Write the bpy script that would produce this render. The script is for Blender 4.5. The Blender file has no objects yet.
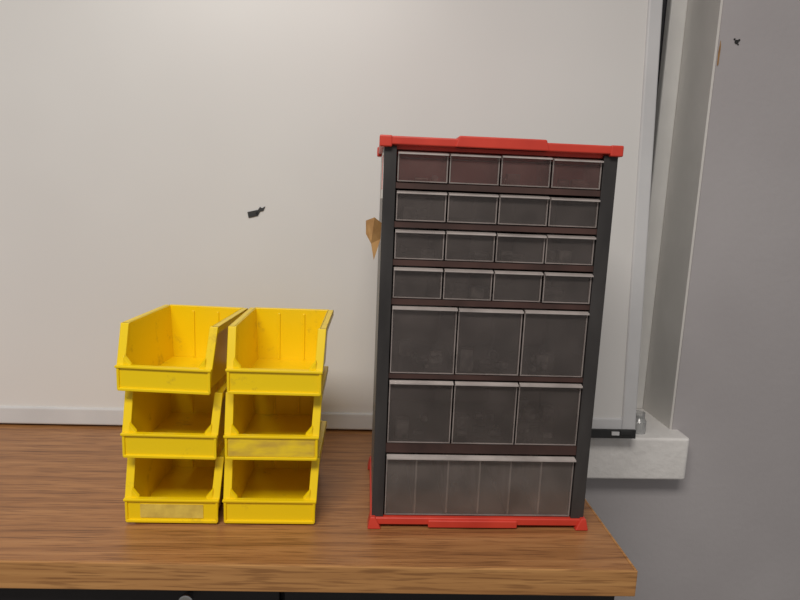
import bpy, math, random
from mathutils import Vector, Matrix
random.seed(4)
T=0.75
COL=bpy.context.scene.collection
bpy.context.scene.view_settings.view_transform='Standard'

# ---------------- materials ----------------
def newmat(name):
    m=bpy.data.materials.new(name); m.use_nodes=True
    nt=m.node_tree; b=nt.nodes['Principled BSDF']
    return m,nt,b
def noise_mat(name,c1,c2,scale=5,rough=.5,bump=0,bscale=None,stretch=(1,1,1),metal=0,detail=4,lo=.35,hi=.65,spec=.5,coat=0,bdist=.002):
    m,nt,b=newmat(name); N=nt.nodes; L=nt.links
    tc=N.new('ShaderNodeTexCoord'); mp=N.new('ShaderNodeMapping'); mp.inputs['Scale'].default_value=stretch
    L.new(tc.outputs['Object'],mp.inputs[0])
    n=N.new('ShaderNodeTexNoise'); n.inputs['Scale'].default_value=scale; n.inputs['Detail'].default_value=detail
    L.new(mp.outputs[0],n.inputs[0])
    r=N.new('ShaderNodeValToRGB'); r.color_ramp.elements[0].position=lo; r.color_ramp.elements[1].position=hi
    r.color_ramp.elements[0].color=(*c1,1); r.color_ramp.elements[1].color=(*c2,1)
    L.new(n.outputs[0],r.inputs[0]); L.new(r.outputs[0],b.inputs['Base Color'])
    b.inputs['Roughness'].default_value=rough; b.inputs['Metallic'].default_value=metal
    b.inputs['Specular IOR Level'].default_value=spec; b.inputs['Coat Weight'].default_value=coat
    if bump:
        n2=N.new('ShaderNodeTexNoise'); n2.inputs['Scale'].default_value=bscale or scale; n2.inputs['Detail'].default_value=5
        L.new(tc.outputs['Object'],n2.inputs[0])
        bp=N.new('ShaderNodeBump'); bp.inputs['Strength'].default_value=bump; bp.inputs['Distance'].default_value=bdist
        L.new(n2.outputs[0],bp.inputs['Height']); L.new(bp.outputs[0],b.inputs['Normal'])
    return m
def wood_mat(name,dark,mid,light):
    m,nt,b=newmat(name); N=nt.nodes; L=nt.links
    tc=N.new('ShaderNodeTexCoord'); mp=N.new('ShaderNodeMapping'); mp.inputs['Scale'].default_value=(1.5,42,42)
    L.new(tc.outputs['Object'],mp.inputs[0])
    n=N.new('ShaderNodeTexNoise'); n.inputs['Scale'].default_value=2.2; n.inputs['Detail'].default_value=4; n.inputs['Distortion'].default_value=.2
    L.new(mp.outputs[0],n.inputs[0])
    r=N.new('ShaderNodeValToRGB'); e=r.color_ramp.elements
    e[0].position=.30; e[0].color=(*dark,1); e[1].position=.72; e[1].color=(*light,1)
    k=e.new(.5); k.color=(*mid,1)
    L.new(n.outputs[0],r.inputs[0])
    mp2=N.new('ShaderNodeMapping'); mp2.inputs['Scale'].default_value=(9,200,200); L.new(tc.outputs['Object'],mp2.inputs[0])
    n2=N.new('ShaderNodeTexNoise'); n2.inputs['Scale'].default_value=2; n2.inputs['Detail'].default_value=2; L.new(mp2.outputs[0],n2.inputs[0])
    r2=N.new('ShaderNodeValToRGB'); r2.color_ramp.elements[0].position=.36; r2.color_ramp.elements[0].color=(.42,.35,.32,1); r2.color_ramp.elements[1].position=.50
    L.new(n2.outputs[0],r2.inputs[0])
    mx=N.new('ShaderNodeMix'); mx.data_type='RGBA'; mx.blend_type='MULTIPLY'; mx.inputs[0].default_value=.6
    L.new(r.outputs[0],mx.inputs[6]); L.new(r2.outputs[0],mx.inputs[7]); L.new(mx.outputs[2],b.inputs['Base Color'])
    b.inputs['Roughness'].default_value=.40
    return m
def yellow_mat(name):
    m,nt,b=newmat(name); N=nt.nodes; L=nt.links
    tc=N.new('ShaderNodeTexCoord'); oi=N.new('ShaderNodeObjectInfo')
    va=N.new('ShaderNodeVectorMath'); va.operation='ADD'
    vm=N.new('ShaderNodeCombineXYZ'); L.new(oi.outputs['Random'],vm.inputs[0]); L.new(oi.outputs['Random'],vm.inputs[2])
    L.new(tc.outputs['Object'],va.inputs[0]); L.new(vm.outputs[0],va.inputs[1])
    n=N.new('ShaderNodeTexNoise'); n.inputs['Scale'].default_value=26; n.inputs['Detail'].default_value=6; n.inputs['Roughness'].default_value=.7
    L.new(va.outputs[0],n.inputs[0])
    r=N.new('ShaderNodeValToRGB'); e=r.color_ramp.elements
    e[0].position=.25; e[0].color=(.58,.38,.02,1); e[1].position=.40; e[1].color=(.92,.65,.003,1)
    L.new(n.outputs[0],r.inputs[0]); L.new(r.outputs[0],b.inputs['Base Color'])
    b.inputs['Roughness'].default_value=.33
    return m
def clear_mat(name,tint,diff,fac,rough=.2,nscale=30,gloss=.12):
    m,nt,b=newmat(name); N=nt.nodes; L=nt.links
    b.inputs['Base Color'].default_value=(*diff,1); b.inputs['Roughness'].default_value=rough
    tr=N.new('ShaderNodeBsdfTransparent'); tr.inputs[0].default_value=(*tint,1)
    mix=N.new('ShaderNodeMixShader')
    tc=N.new('ShaderNodeTexCoord'); n=N.new('ShaderNodeTexNoise'); n.inputs['Scale'].default_value=nscale; n.inputs['Detail'].default_value=3
    L.new(tc.outputs['Object'],n.inputs[0])
    mr=N.new('ShaderNodeMapRange'); mr.inputs['From Min'].default_value=.3; mr.inputs['From Max'].default_value=.7
    mr.inputs['To Min'].default_value=fac*.78; mr.inputs['To Max'].default_value=fac*1.22
    L.new(n.outputs[0],mr.inputs[0]); L.new(mr.outputs[0],mix.inputs[0])
    L.new(tr.outputs[0],mix.inputs[1]); L.new(b.outputs[0],mix.inputs[2])
    gl=N.new('ShaderNodeBsdfGlossy'); gl.inputs['Roughness'].default_value=gloss
    fr=N.new('ShaderNodeFresnel'); fr.inputs[0].default_value=1.45
    mix2=N.new('ShaderNodeMixShader'); L.new(fr.outputs[0],mix2.inputs[0]); L.new(mix.outputs[0],mix2.inputs[1]); L.new(gl.outputs[0],mix2.inputs[2])
    L.new(mix2.outputs[0],N['Material Output'].inputs[0])
    return m

M_wall=noise_mat('painted_grey_wall',(.44,.415,.425),(.49,.465,.475),scale=3,rough=.75,bump=.25,bscale=90)
M_reveal=noise_mat('painted_reveal',(.68,.66,.63),(.76,.74,.71),scale=5,rough=.6,bump=.3,bscale=40)
M_frame=noise_mat('window_frame_paint',(.74,.73,.71),(.82,.81,.79),scale=9,rough=.5)
M_glass=noise_mat('dark_window_pane',(.03,.03,.035),(.05,.05,.055),scale=3,rough=.2)
M_sill=noise_mat('rough_white_paint',(.82,.80,.78),(.90,.88,.86),scale=14,rough=.7,bump=.6,bscale=70,bdist=.003)
M_board=noise_mat('whiteboard_enamel',(.72,.705,.69),(.765,.755,.74),scale=2.2,rough=.36,detail=3)
M_bframe=noise_mat('whiteboard_frame_grey',(.60,.60,.61),(.68,.68,.69),scale=8,rough=.4)
M_black=noise_mat('black_plastic',(.012,.012,.013),(.03,.03,.03),scale=20,rough=.5)
M_wood=wood_mat('walnut_laminate',(.24,.102,.036),(.36,.163,.058),(.44,.215,.083))
M_wood2=wood_mat('walnut_edge_band',(.34,.155,.05),(.45,.22,.075),(.54,.28,.10))
M_body=noise_mat('black_cabinet_body',(.010,.008,.010),(.02,.016,.018),scale=8,rough=.5)
M_steel=noise_mat('nickel',(.5,.5,.5),(.7,.7,.7),scale=10,rough=.25,metal=1)
M_yel=yellow_mat('yellow_polypropylene')
M_lab=noise_mat('worn_paper_label',(.58,.41,.07),(.84,.64,.11),scale=60,rough=.75,lo=.3,hi=.7)
M_lab2=noise_mat('stained_tape_label',(.58,.38,.05),(.90,.65,.02),scale=50,rough=.6,stretch=(.5,1,1.4),lo=.33,hi=.6)
M_post=noise_mat('dark_grey_steel',(.024,.022,.022),(.048,.044,.043),scale=30,rough=.5,bump=.05,bscale=80,stretch=(1,1,.3))
M_side=noise_mat('grey_side_steel',(.16,.155,.15),(.22,.21,.205),scale=12,rough=.45)
M_inner=noise_mat('maroon_brown_shelf',(.034,.016,.013),(.07,.032,.026),scale=20,rough=.6)
M_back=noise_mat('brown_grey_interior',(.22,.17,.155),(.34,.27,.25),scale=14,rough=.6)
M_red=noise_mat('red_plastic',(.55,.042,.025),(.65,.055,.032),scale=20,rough=.4)
M_clear=clear_mat('smoky_clear_plastic',(.96,.935,.92),(.70,.59,.55),.075,gloss=.15)
M_clearR=clear_mat('smoky_clear_plastic_red_cast',(.95,.86,.84),(.64,.38,.35),.10,gloss=.15)  # red bleed from the cap put into the plastic's colour, top row only
M_clearL=clear_mat('cloudy_clear_plastic',(.96,.935,.92),(.74,.63,.58),.13,gloss=.18)
M_clear2=clear_mat('clear_plastic_edge',(.88,.84,.82),(.66,.57,.54),.36,.25)
M_lip=clear_mat('clear_plastic_lip',(.88,.84,.82),(.76,.68,.65),.55,.25)
M_divider=clear_mat('clear_divider',(.9,.87,.85),(.88,.80,.76),.75,.3)
M_parts=noise_mat('small_hardware',(.012,.011,.011),(.20,.18,.17),scale=70,rough=.4,metal=.2)
M_card=noise_mat('brown_torn_tape',(.30,.15,.05),(.48,.27,.10),scale=60,rough=.7)
M_stick=noise_mat('sticker_white',(.72,.70,.68),(.8,.78,.76),scale=10,rough=.5)
M_floor=noise_mat('vinyl_floor',(.18,.17,.16),(.26,.25,.23),scale=12,rough=.5)
M_jar=clear_mat('clear_jar_plastic',(.97,.97,.97),(.85,.86,.86),.45,.1)

# ---------------- mesh helpers ----------------
class MB:
    def __init__(s): s.v=[]; s.f=[]
    def box(s,x0,x1,y0,y1,z0,z1): s.hexa([(x0,y0,z0),(x1,y0,z0),(x1,y1,z0),(x0,y1,z0)],[(x0,y0,z1),(x1,y0,z1),(x1,y1,z1),(x0,y1,z1)])
    def hexa(s,a,b):
        n=len(s.v); k=len(a); s.v+=list(a)+list(b)
        s.f.append(tuple(n+i for i in reversed(range(k)))); s.f.append(tuple(n+k+i for i in range(k)))
        for i in range(k):
            j=(i+1)%k; s.f.append((n+i,n+j,n+k+j,n+k+i))
    def cyl(s,c,r,h,axis='z',seg=20,r2=None):
        r2=r if r2 is None else r2
        def p(a,rr,t):
            u,w=rr*math.cos(a),rr*math.sin(a)
            return {'z':(c[0]+u,c[1]+w,c[2]+t),'y':(c[0]+u,c[1]+t,c[2]+w),'x':(c[0]+t,c[1]+u,c[2]+w)}[axis]
        s.hexa([p(2*math.pi*i/seg,r,0) for i in range(seg)],[p(2*math.pi*i/seg,r2,h) for i in range(seg)])
    def obj(s,name,mat,loc=(0,0,0),parent=None,bevel=0,seg=2,rot=None,smooth=False):
        me=bpy.data.meshes.new(name); me.from_pydata(s.v,[],s.f); me.update()
        import bmesh
        bm=bmesh.new(); bm.from_mesh(me); bmesh.ops.recalc_face_normals(bm,faces=bm.faces); bm.to_mesh(me); bm.free()
        if smooth:
            for p in me.polygons: p.use_smooth=True
        o=bpy.data.objects.new(name,me); COL.objects.link(o); me.materials.append(mat)
        o.location=loc
        if rot: o.rotation_euler=rot
        if parent: o.parent=parent
        if bevel:
            b=o.modifiers.new('bevel','BEVEL'); b.width=bevel; b.segments=seg; b.limit_method='ANGLE'; b.angle_limit=math.radians(35)
        return o
def empty(name,loc):
    e=bpy.data.objects.new(name,None); e.location=loc; e.empty_display_size=.05; COL.objects.link(e); return e

# ---------------- room ----------------
WY=1.02; JX=.571; GY=1.13
SB=T-.090; ST=T-.012
m=MB()
m.box(JX,2.4,WY,WY+.2,0,2.4)            # right of the window opening
m.box(-2.6,JX,WY,WY+.2,0,SB+.02)        # under the sill
m.box(-2.6,JX,WY,WY+.2,2.15,2.4)
m.box(-2.6,-1.9,WY,WY+.2,SB+.02,2.15)
m.obj('wall_back',M_wall)
m=MB(); m.box(JX-.004,JX+.0005,WY+.002,WY+.2,ST,2.15); m.obj('trim_1',M_reveal)
m=MB(); m.box(-2.6,2.4,-2.4,WY+.2,-.05,0); m.obj('floor',M_floor)
m=MB(); a=[(-1.9,.976),(.579,.976),(.584,.982),(.584,WY+.18),(-1.9,WY+.18)]
m.hexa([(x,y,SB) for x,y in a],[(x,y,ST) for x,y in a]); m.obj('window_sill',M_sill,bevel=.005,seg=3)
w=empty('window_1',(0,GY,T))
m=MB(); m.box(-1.9,JX-.004,.02,.03,-.012,1.4); m.obj('pane',M_glass,parent=w)
m=MB(); m.box(.536,JX-.004,.0,.02,-.012,1.4); m.box(-1.9,-1.86,0,.02,-.012,1.4); m.box(-1.86,.536,0,.02,1.36,1.4); m.box(-1.86,.536,0,.02,-.012,.03)
m.obj('frame',M_frame,parent=w,bevel=.003)
m=MB()
for dx,dz,r in ((0,0,.0035),(-.004,.004,.0016),(.004,.003,.0018),(.003,-.004,.0012)): m.cyl((dx,0,dz),r,.0012,'y',9)
m.obj('nail_hole',M_black,loc=(.601,WY-.001,T+.664))
m=MB(); m.hexa([(0,0,0),(.002,0,.002),(.0025,0,.03),(.001,0,.04),(-.0005,0,.02)],[(0,.0015,0),(.002,.0015,.002),(.0025,.0015,.03),(.001,.0015,.04),(-.0005,.0015,.02)])
m.obj('paint_chip',M_card,loc=(.5725,WY-.001,T+.625))

# ---------------- whiteboard leaning back ----------------
lean=math.atan(.0929)
wb=empty('whiteboard',(0,.953,T+.0032)); wb.rotation_euler=(-lean,0,0)
XL,XR,HH=-1.45,.470,1.2
m=MB(); m.box(XL+.02,.447,.004,.010,.022,HH-.02); m.obj('panel',M_board,parent=wb)
m=MB()
m.box(.446,XR,0,.02,.0,HH); m.box(XL,XL+.024,0,.02,0,HH); m.box(XL+.024,.446,0,.02,0,.028); m.box(XL+.024,.446,0,.02,HH-.024,HH)
m.obj('frame',M_bframe,parent=wb,bevel=.003,seg=3)
m=MB(); m.box(.385,.468,-.006,.0,-.005,.010); m.box(.44,.46,-.008,-.005,.001,.009); m.obj('corner_bracket',M_black,parent=wb,bevel=.001)
m=MB(); m.box(.425,.438,-.0085,-.006,.001,.007); m.obj('bracket_clip',M_bframe,parent=wb)
m=MB(); a=[(-.191,.002,.345),(-.176,.002,.349),(-.177,.002,.358),(-.193,.002,.354)]
m.hexa(a,[(x,.0042,z) for x,y,z in a])
a=[(-.180,.002,.351),(-.176,.002,.350),(-.173,.002,.356),(-.168,.002,.357),(-.165,.002,.364),(-.170,.002,.361),(-.173,.002,.363),(-.177,.002,.357)]
m.hexa(a,[(x,.0042,z) for x,y,z in a]); m.obj('torn_black_tape',M_black,parent=wb)

# ---------------- jar on sill ----------------
m=MB(); m.cyl((0,0,0),.013,.022,seg=24); m.cyl((0,0,.022),.013,.006,seg=24,r2=.009); m.cyl((0,0,.028),.0095,.010,seg=24)
m.obj('small_clear_jar',M_jar,loc=(.499,1.005,ST))

# ---------------- low cabinet with laminate top ----------------
tb=empty('storage_cabinet',(0,.78,T))
def fy(x): return .580-.0175*x
m=MB()
xa,xb=-1.25,.303
a=[(xa,fy(xa)+.003-.78,0),(xb-.003,fy(xb)+.003-.78,0),(xb-.003,.974-.78,0),(xa,.974-.78,0)]
m.hexa([(x,y,-.03) for x,y,z in a],a); m.obj('top',M_wood,parent=tb,bevel=.001)
m=MB()
m.hexa([(xa,fy(xa)-.78,-.0305),(xb,fy(xb)-.78,-.0305),(xb,fy(xb)+.003-.78,-.0305),(xa,fy(xa)+.003-.78,-.0305)],[(xa,fy(xa)-.78,.0003),(xb,fy(xb)-.78,.0003),(xb,fy(xb)+.003-.78,.0003),(xa,fy(xa)+.003-.78,.0003)])
m.hexa([(xb-.003,fy(xb)+.003-.78,-.0305),(xb,fy(xb)+.003-.78,-.0305),(xb,.194,-.0305),(xb-.003,.194,-.0305)],[(xb-.003,fy(xb)+.003-.78,.0003),(xb,fy(xb)+.003-.78,.0003),(xb,.194,.0003),(xb-.003,.194,.0003)])
m.obj('edge_band',M_wood2,parent=tb,bevel=.001)
m=MB(); m.box(-1.23,.300,-.152,.19,-.67,-.031); m.box(-1.21,.27,-.12,.18,-.75,-.67)
for x0,x1 in ((-1.225,-.845),(-.84,-.46),(-.455,-.085),(-.08,.299)): m.box(x0,x1,-.168,-.153,-.665,-.034)
m.obj('body',M_body,parent=tb,bevel=.002)
m=MB(); m.cyl((-.183,-.186,-.052),.0085,.010,'y',24,r2=.006); m.cyl((-.183,-.177,-.052),.004,.010,'y',16); m.obj('knob',M_steel,parent=tb,bevel=.002)

# ---------------- hopper bins ----------------
def binmesh():
    m=MB(); H=.076; L=.140
    xo=lambda z:.0462+.0038*z/H
    m.box(-.044,.044,.01,.13,0,.004)
    m.box(-.0462,.0462,.003,L-.003,.003,.006)
    b=[(.0462,.003),(.0500,H),(-.0500,H),(-.0462,.003)]
    m.hexa([(x,L-.003,z) for x,z in b],[(x,L-.0005,z) for x,z in b])
    prof=[(.003,.003),(L-.001,.003),(L-.001,H),(.020,H),(.003,.030)]
    for s in (-1,1):
        m.hexa([(s*xo(z),y,z) for y,z in prof],[(s*(xo(z)-.0022),y,z) for y,z in prof])
        m.box(*sorted((s*.0480,s*.0560)),.019,L,H-.0025,H)
        m.box(*sorted((s*.0545,s*.0560)),.019,L,H-.008,H)
        y0,z0,y1,z1=.0,.026,.019,H
        m.hexa([(s*.0445,y0,z0),(s*.0542,y0,z0),(s*.0542,y0+.0035,z0),(s*.0445,y0+.0035,z0)],
               [(s*.0465,y1-.001,z1),(s*.0560,y1-.001,z1),(s*.0560,y1+.003,z1),(s*.0465,y1+.003,z1)])
        g=[(s*.047,.030),(s*.038,.030),(s*.0465,.041)]
        m.hexa([(x,.002,z) for x,z in g],[(x,.006,z+.003) for x,z in g])
        m.box(*sorted((s*.0502,s*.0532)),-.0018,.001,.003,.031)
        m.box(*sorted((s*.015,s*.018)),L-.0050,L-.002,.006,H-.006)
    m.hexa([(-.0520,0,.002),(.0520,0,.002),(.0520,.003,.002),(-.0520,.003,.002)],[(-.0542,0,.031),(.0542,0,.031),(.0542,.003,.031),(-.0542,.003,.031)])
    m.box(-.0545,.0545,-.0028,.0045,.0285,.0315)
    m.box(-.0522,.0522,-.0022,.001,.002,.0055)
    m.box(-.0500,.0500,L-.001,L+.003,H-.003,H)
    return m
bins=[(-.2170,0,-.4,1),(-.2180,1,-1.2,0),(-.2225,2,-4.8,3),(-.1042,0,-.2,0),(-.1025,1,.3,2),(-.0995,2,-.8,0)]
for x,k,rz,lab in bins:
    o=binmesh().obj('storage_bin',M_yel,loc=(x,.6620+(.001 if k==1 else 0),T+.0003+k*.0790),rot=(0,0,math.radians(rz)),bevel=.0008)
    if lab==1:
        m=MB(); m.box(-.036,.036,-.0008,0,.008,.0245); m.obj('paper_label',M_lab,parent=o)
    if lab==2:
        m=MB(); m.box(-.0495,.0495,-.0008,0,.006,.028); m.obj('tape_label',M_lab2,parent=o)

# ---------------- drawer organizer ----------------
OX,OY=.144,.661
og=empty('drawer_organizer',(OX,OY,T+.0005))
def ob(m,name,mat,bevel=.0006,seg=2): return m.obj(name,mat,loc=(-OX,-OY,0),parent=og,bevel=bevel,seg=seg)
D0,D1=.661,.822
m=MB(); m.box(.0162,.0175,D0+.002,D1,.008,.442); m.box(.2705,.2718,D0+.002,D1,.008,.442); ob(m,'side_panels',M_side)
m=MB(); m.box(.0175,.2705,D1-.002,D1,.008,.442); m.box(.0175,.2705,D0+.004,D1-.002,.008,.0125)
m.box(.0175,.0185,D0+.004,D1-.002,.0125,.438); m.box(.2695,.2705,D0+.004,D1-.002,.0125,.438)
ob(m,'inner_lining',M_back,bevel=0)
m=MB(); m.box(.0175,.2705,D0+.004,D1-.002,.438,.442); m.box(.0185,.2695,D0+.05,D0+.052,.402,.438); ob(m,'red_cap_underside',M_red,bevel=0)
rows=[(.437,.404,4),(.395,.362,4),(.353,.320,4),(.311,.276,4),(.267,.189,3),(.181,.105,3),(.091,.014,1)]
m=MB()
for i in range(6):
    b=rows[i][1]; t=rows[i+1][0]; c=(b+t)/2
    m.box(.0185,.2695,D0+.003,D1-.0065,c-.0022,c+.0022)
    m.box(.029,.257,D0+.001,D0+.004,t+.0015,b-.001)
ob(m,'shelves',M_inner,bevel=0)
m=MB()
for x0,x1 in ((.0158,.0295),(.2565,.2722)):
    m.box(x0,x1,D0-.001,D0+.0015,.010,.441)
m.box(.0282,.0295,D0,D0+.012,.010,.441); m.box(.2565,.2578,D0,D0+.012,.010,.441)
ob(m,'front_posts',M_post,bevel=.0008)
m=MB()
m.box(.012,.2750,D0-.006,D1+.004,.4420,.4510)
m.hexa([(.091,D0-.0075,.4420),(.194,D0-.0075,.4420),(.194,D1+.004,.4420),(.091,D1+.004,.4420)],[(.095,D0-.0075,.4540),(.190,D0-.0075,.4540),(.190,D1+.004,.4540),(.095,D1+.004,.4540)])
for x0,x1 in ((.0105,.024),(.261,.2752)):
    for y0,y1 in ((D0-.0070,D0+.010),(D1-.012,D1+.006)): m.box(x0,x1,y0,y1,.4395,.4515)
ob(m,'red_top_cap',M_red,bevel=.0015,seg=3)
m=MB()
m.box(.014,.274,D0-.004,D1+.003,.004,.0125)
m.box(.083,.190,D0-.0065,D0,.0015,.0105)
for sx,x in ((-1,.014),(1,.274)):
    for y0,y1 in ((D0-.008,D0+.012),(D1-.012,D1+.007)):
        a=[(x+sx*.003,y0,0),(x-sx*.013,y0,0),(x-sx*.013,y1,0),(x+sx*.003,y1,0)]
        b=[(x,y0+.002,.014),(x-sx*.006,y0+.002,.014),(x-sx*.006,y1-.002,.014),(x,y1-.002,.014)]
        m.hexa(a,b)
ob(m,'red_base',M_red,bevel=.0012,seg=3)
# drawers
F0,F1=.0300,.2560
W3=[MB(),MB(),MB()]; edges=MB(); divs=MB(); parts=MB(); lips=MB()
for ri,(t,b,n) in enumerate(rows):
    pw=(F1-F0)/n
    walls=W3[1] if ri==0 else (W3[2] if n==1 else W3[0])
    for i in range(n):
        x0=F0+pw*i+.0010; x1=F0+pw*(i+1)-.0010
        yb=D1-.0075 if ri else D0+.048
        yf=D0+.001+random.uniform(-.0012,.0012)
        dz=random.uniform(-.0006,.0006)
        t2=t-.0008+dz; th=.0012
        walls.box(x0,x1,yf,yf+.0015,b,t2)
        walls.box(x0+.001,x0+.001+th,yf+.0015,yb,b,t2-.004)
        walls.box(x1-.001-th,x1-.001,yf+.0015,yb,b,t2-.004)
        walls.box(x0+.001+th,x1-.001-th,yf+.0015,yb,b,b+th)
        walls.box(x0+.001+th,x1-.001-th,yb-th,yb,b+th,t2-.004)
        lp=.006 if n>1 else .008
        lips.hexa([(x0,yf-lp,t2-.0030),(x1,yf-lp,t2-.0030),(x1,yf,t2-.0015),(x0,yf,t2-.0015)],[(x0,yf-lp,t2-.0014),(x1,yf-lp,t2-.0014),(x1,yf,t2),(x0,yf,t2)])
        edges.box(x0,x0+.0013,yf-.0012,yf,b,t2-.002); edges.box(x1-.0013,x1,yf-.0012,yf,b,t2-.002)
        edges.box(x0+.0013,x1-.0013,yf-.0010,yf,b,b+.0012)
        edges.box(x0+.0008,x0+.0026,yf+.002,yb,t2-.0042,t2-.0030); edges.box(x1-.0026,x1-.0008,yf+.002,yb,t2-.0042,t2-.0030)
        edges.box(x0+.0026,x1-.0026,yb-.002,yb,t2-.0042,t2-.0030)
        zc=b+th+.0003; h=t-b
        cnt=random.choice((0,2,5)) if n==4 else (random.choice((3,6,9)) if n==3 else 3)
        for k in range(cnt):
            px=random.uniform(x0+.012,x1-.012); py=random.uniform(D0+.012,min(D0+.09,yb-.012)); r=random.uniform(.002,.005); l=random.uniform(.01,.03)
            q=random.random()
            if q<.5: parts.cyl((px-.006,py,zc+r),r,min(l,.014),'x',10)
            elif q<.8: parts.cyl((px,py-.005,zc+r),r,.012,'y',10)
            else: parts.box(px-.007,px+.007,py-.006,py+.006,zc,zc+random.uniform(.004,h*.4))
        if n==1:
            for fx in (.16,.33,.50,.665,.83):
                xx=x0+(x1-x0)*fx
                divs.box(xx-.0010,xx+.0010,yf+.002,yb-.002,b+th,t-.010)
ob(W3[0],'clear_drawers',M_clear,bevel=0)
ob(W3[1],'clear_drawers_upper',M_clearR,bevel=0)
ob(W3[2],'wide_drawer',M_clearL,bevel=0)
ob(edges,'drawer_mouldings',M_clear2,bevel=0)
ob(lips,'drawer_lips',M_lip,bevel=0)
ob(divs,'drawer_dividers',M_divider,bevel=0)
ob(parts,'drawer_contents',M_parts,bevel=0)
m=MB(); a=[(-.0015,.360),(.008,.364),(.0160,.358),(.0155,.340),(.0085,.317),(.005,.335),(-.001,.345)]
ys=[.672,.668,.674,.675,.664,.669,.674]
m.hexa([(x,y,z) for (x,z),y in zip(a,ys)],[(x,y+.0012,z) for (x,z),y in zip(a,ys)]); ob(m,'torn_brown_tape',M_card,bevel=0)
m=MB(); m.box(.0155,.0162,.675,.76,.385,.436); ob(m,'side_sticker',M_stick,bevel=0)
m=MB(); m.box(.0152,.0155,.677,.70,.395,.432); ob(m,'side_sticker_red_band',M_red,bevel=0)

# ---------------- light ----------------
def area(name,loc,rot,sx,sy,e,c):
    l=bpy.data.lights.new(name,'AREA'); l.shape='RECTANGLE'; l.size=sx; l.size_y=sy; l.energy=e; l.color=c
    o=bpy.data.objects.new(name,l); o.location=loc; o.rotation_euler=rot; COL.objects.link(o)
area('ceiling_light',(-.42,-.62,2.38),(0,0,0),1.2,.6,41,(1,.945,.875))
W=bpy.data.worlds.new('room_ambient'); bpy.context.scene.world=W; W.use_nodes=True
W.node_tree.nodes['Background'].inputs[0].default_value=(1,.965,.95,1); W.node_tree.nodes['Background'].inputs[1].default_value=.25

# ---------------- camera ----------------
P=math.radians(9.5);Y=math.radians(3.4);R=math.radians(2.3)
f=Vector((math.sin(Y)*math.cos(P),math.cos(Y)*math.cos(P),-math.sin(P)))
r0=Vector((math.cos(Y),-math.sin(Y),0));u0=r0.cross(f)
r=r0*math.cos(R)+u0*math.sin(R);u=u0*math.cos(R)-r0*math.sin(R)
cd=bpy.data.cameras.new('camera'); cd.sensor_width=36; cd.lens=36*600/800; cd.clip_start=.01
cam=bpy.data.objects.new('camera',cd); COL.objects.link(cam)
cam.matrix_world=Matrix((( r.x,u.x,-f.x,0),(r.y,u.y,-f.y,0),(r.z,u.z,-f.z,T+.385),(0,0,0,1)))
bpy.context.scene.camera=cam
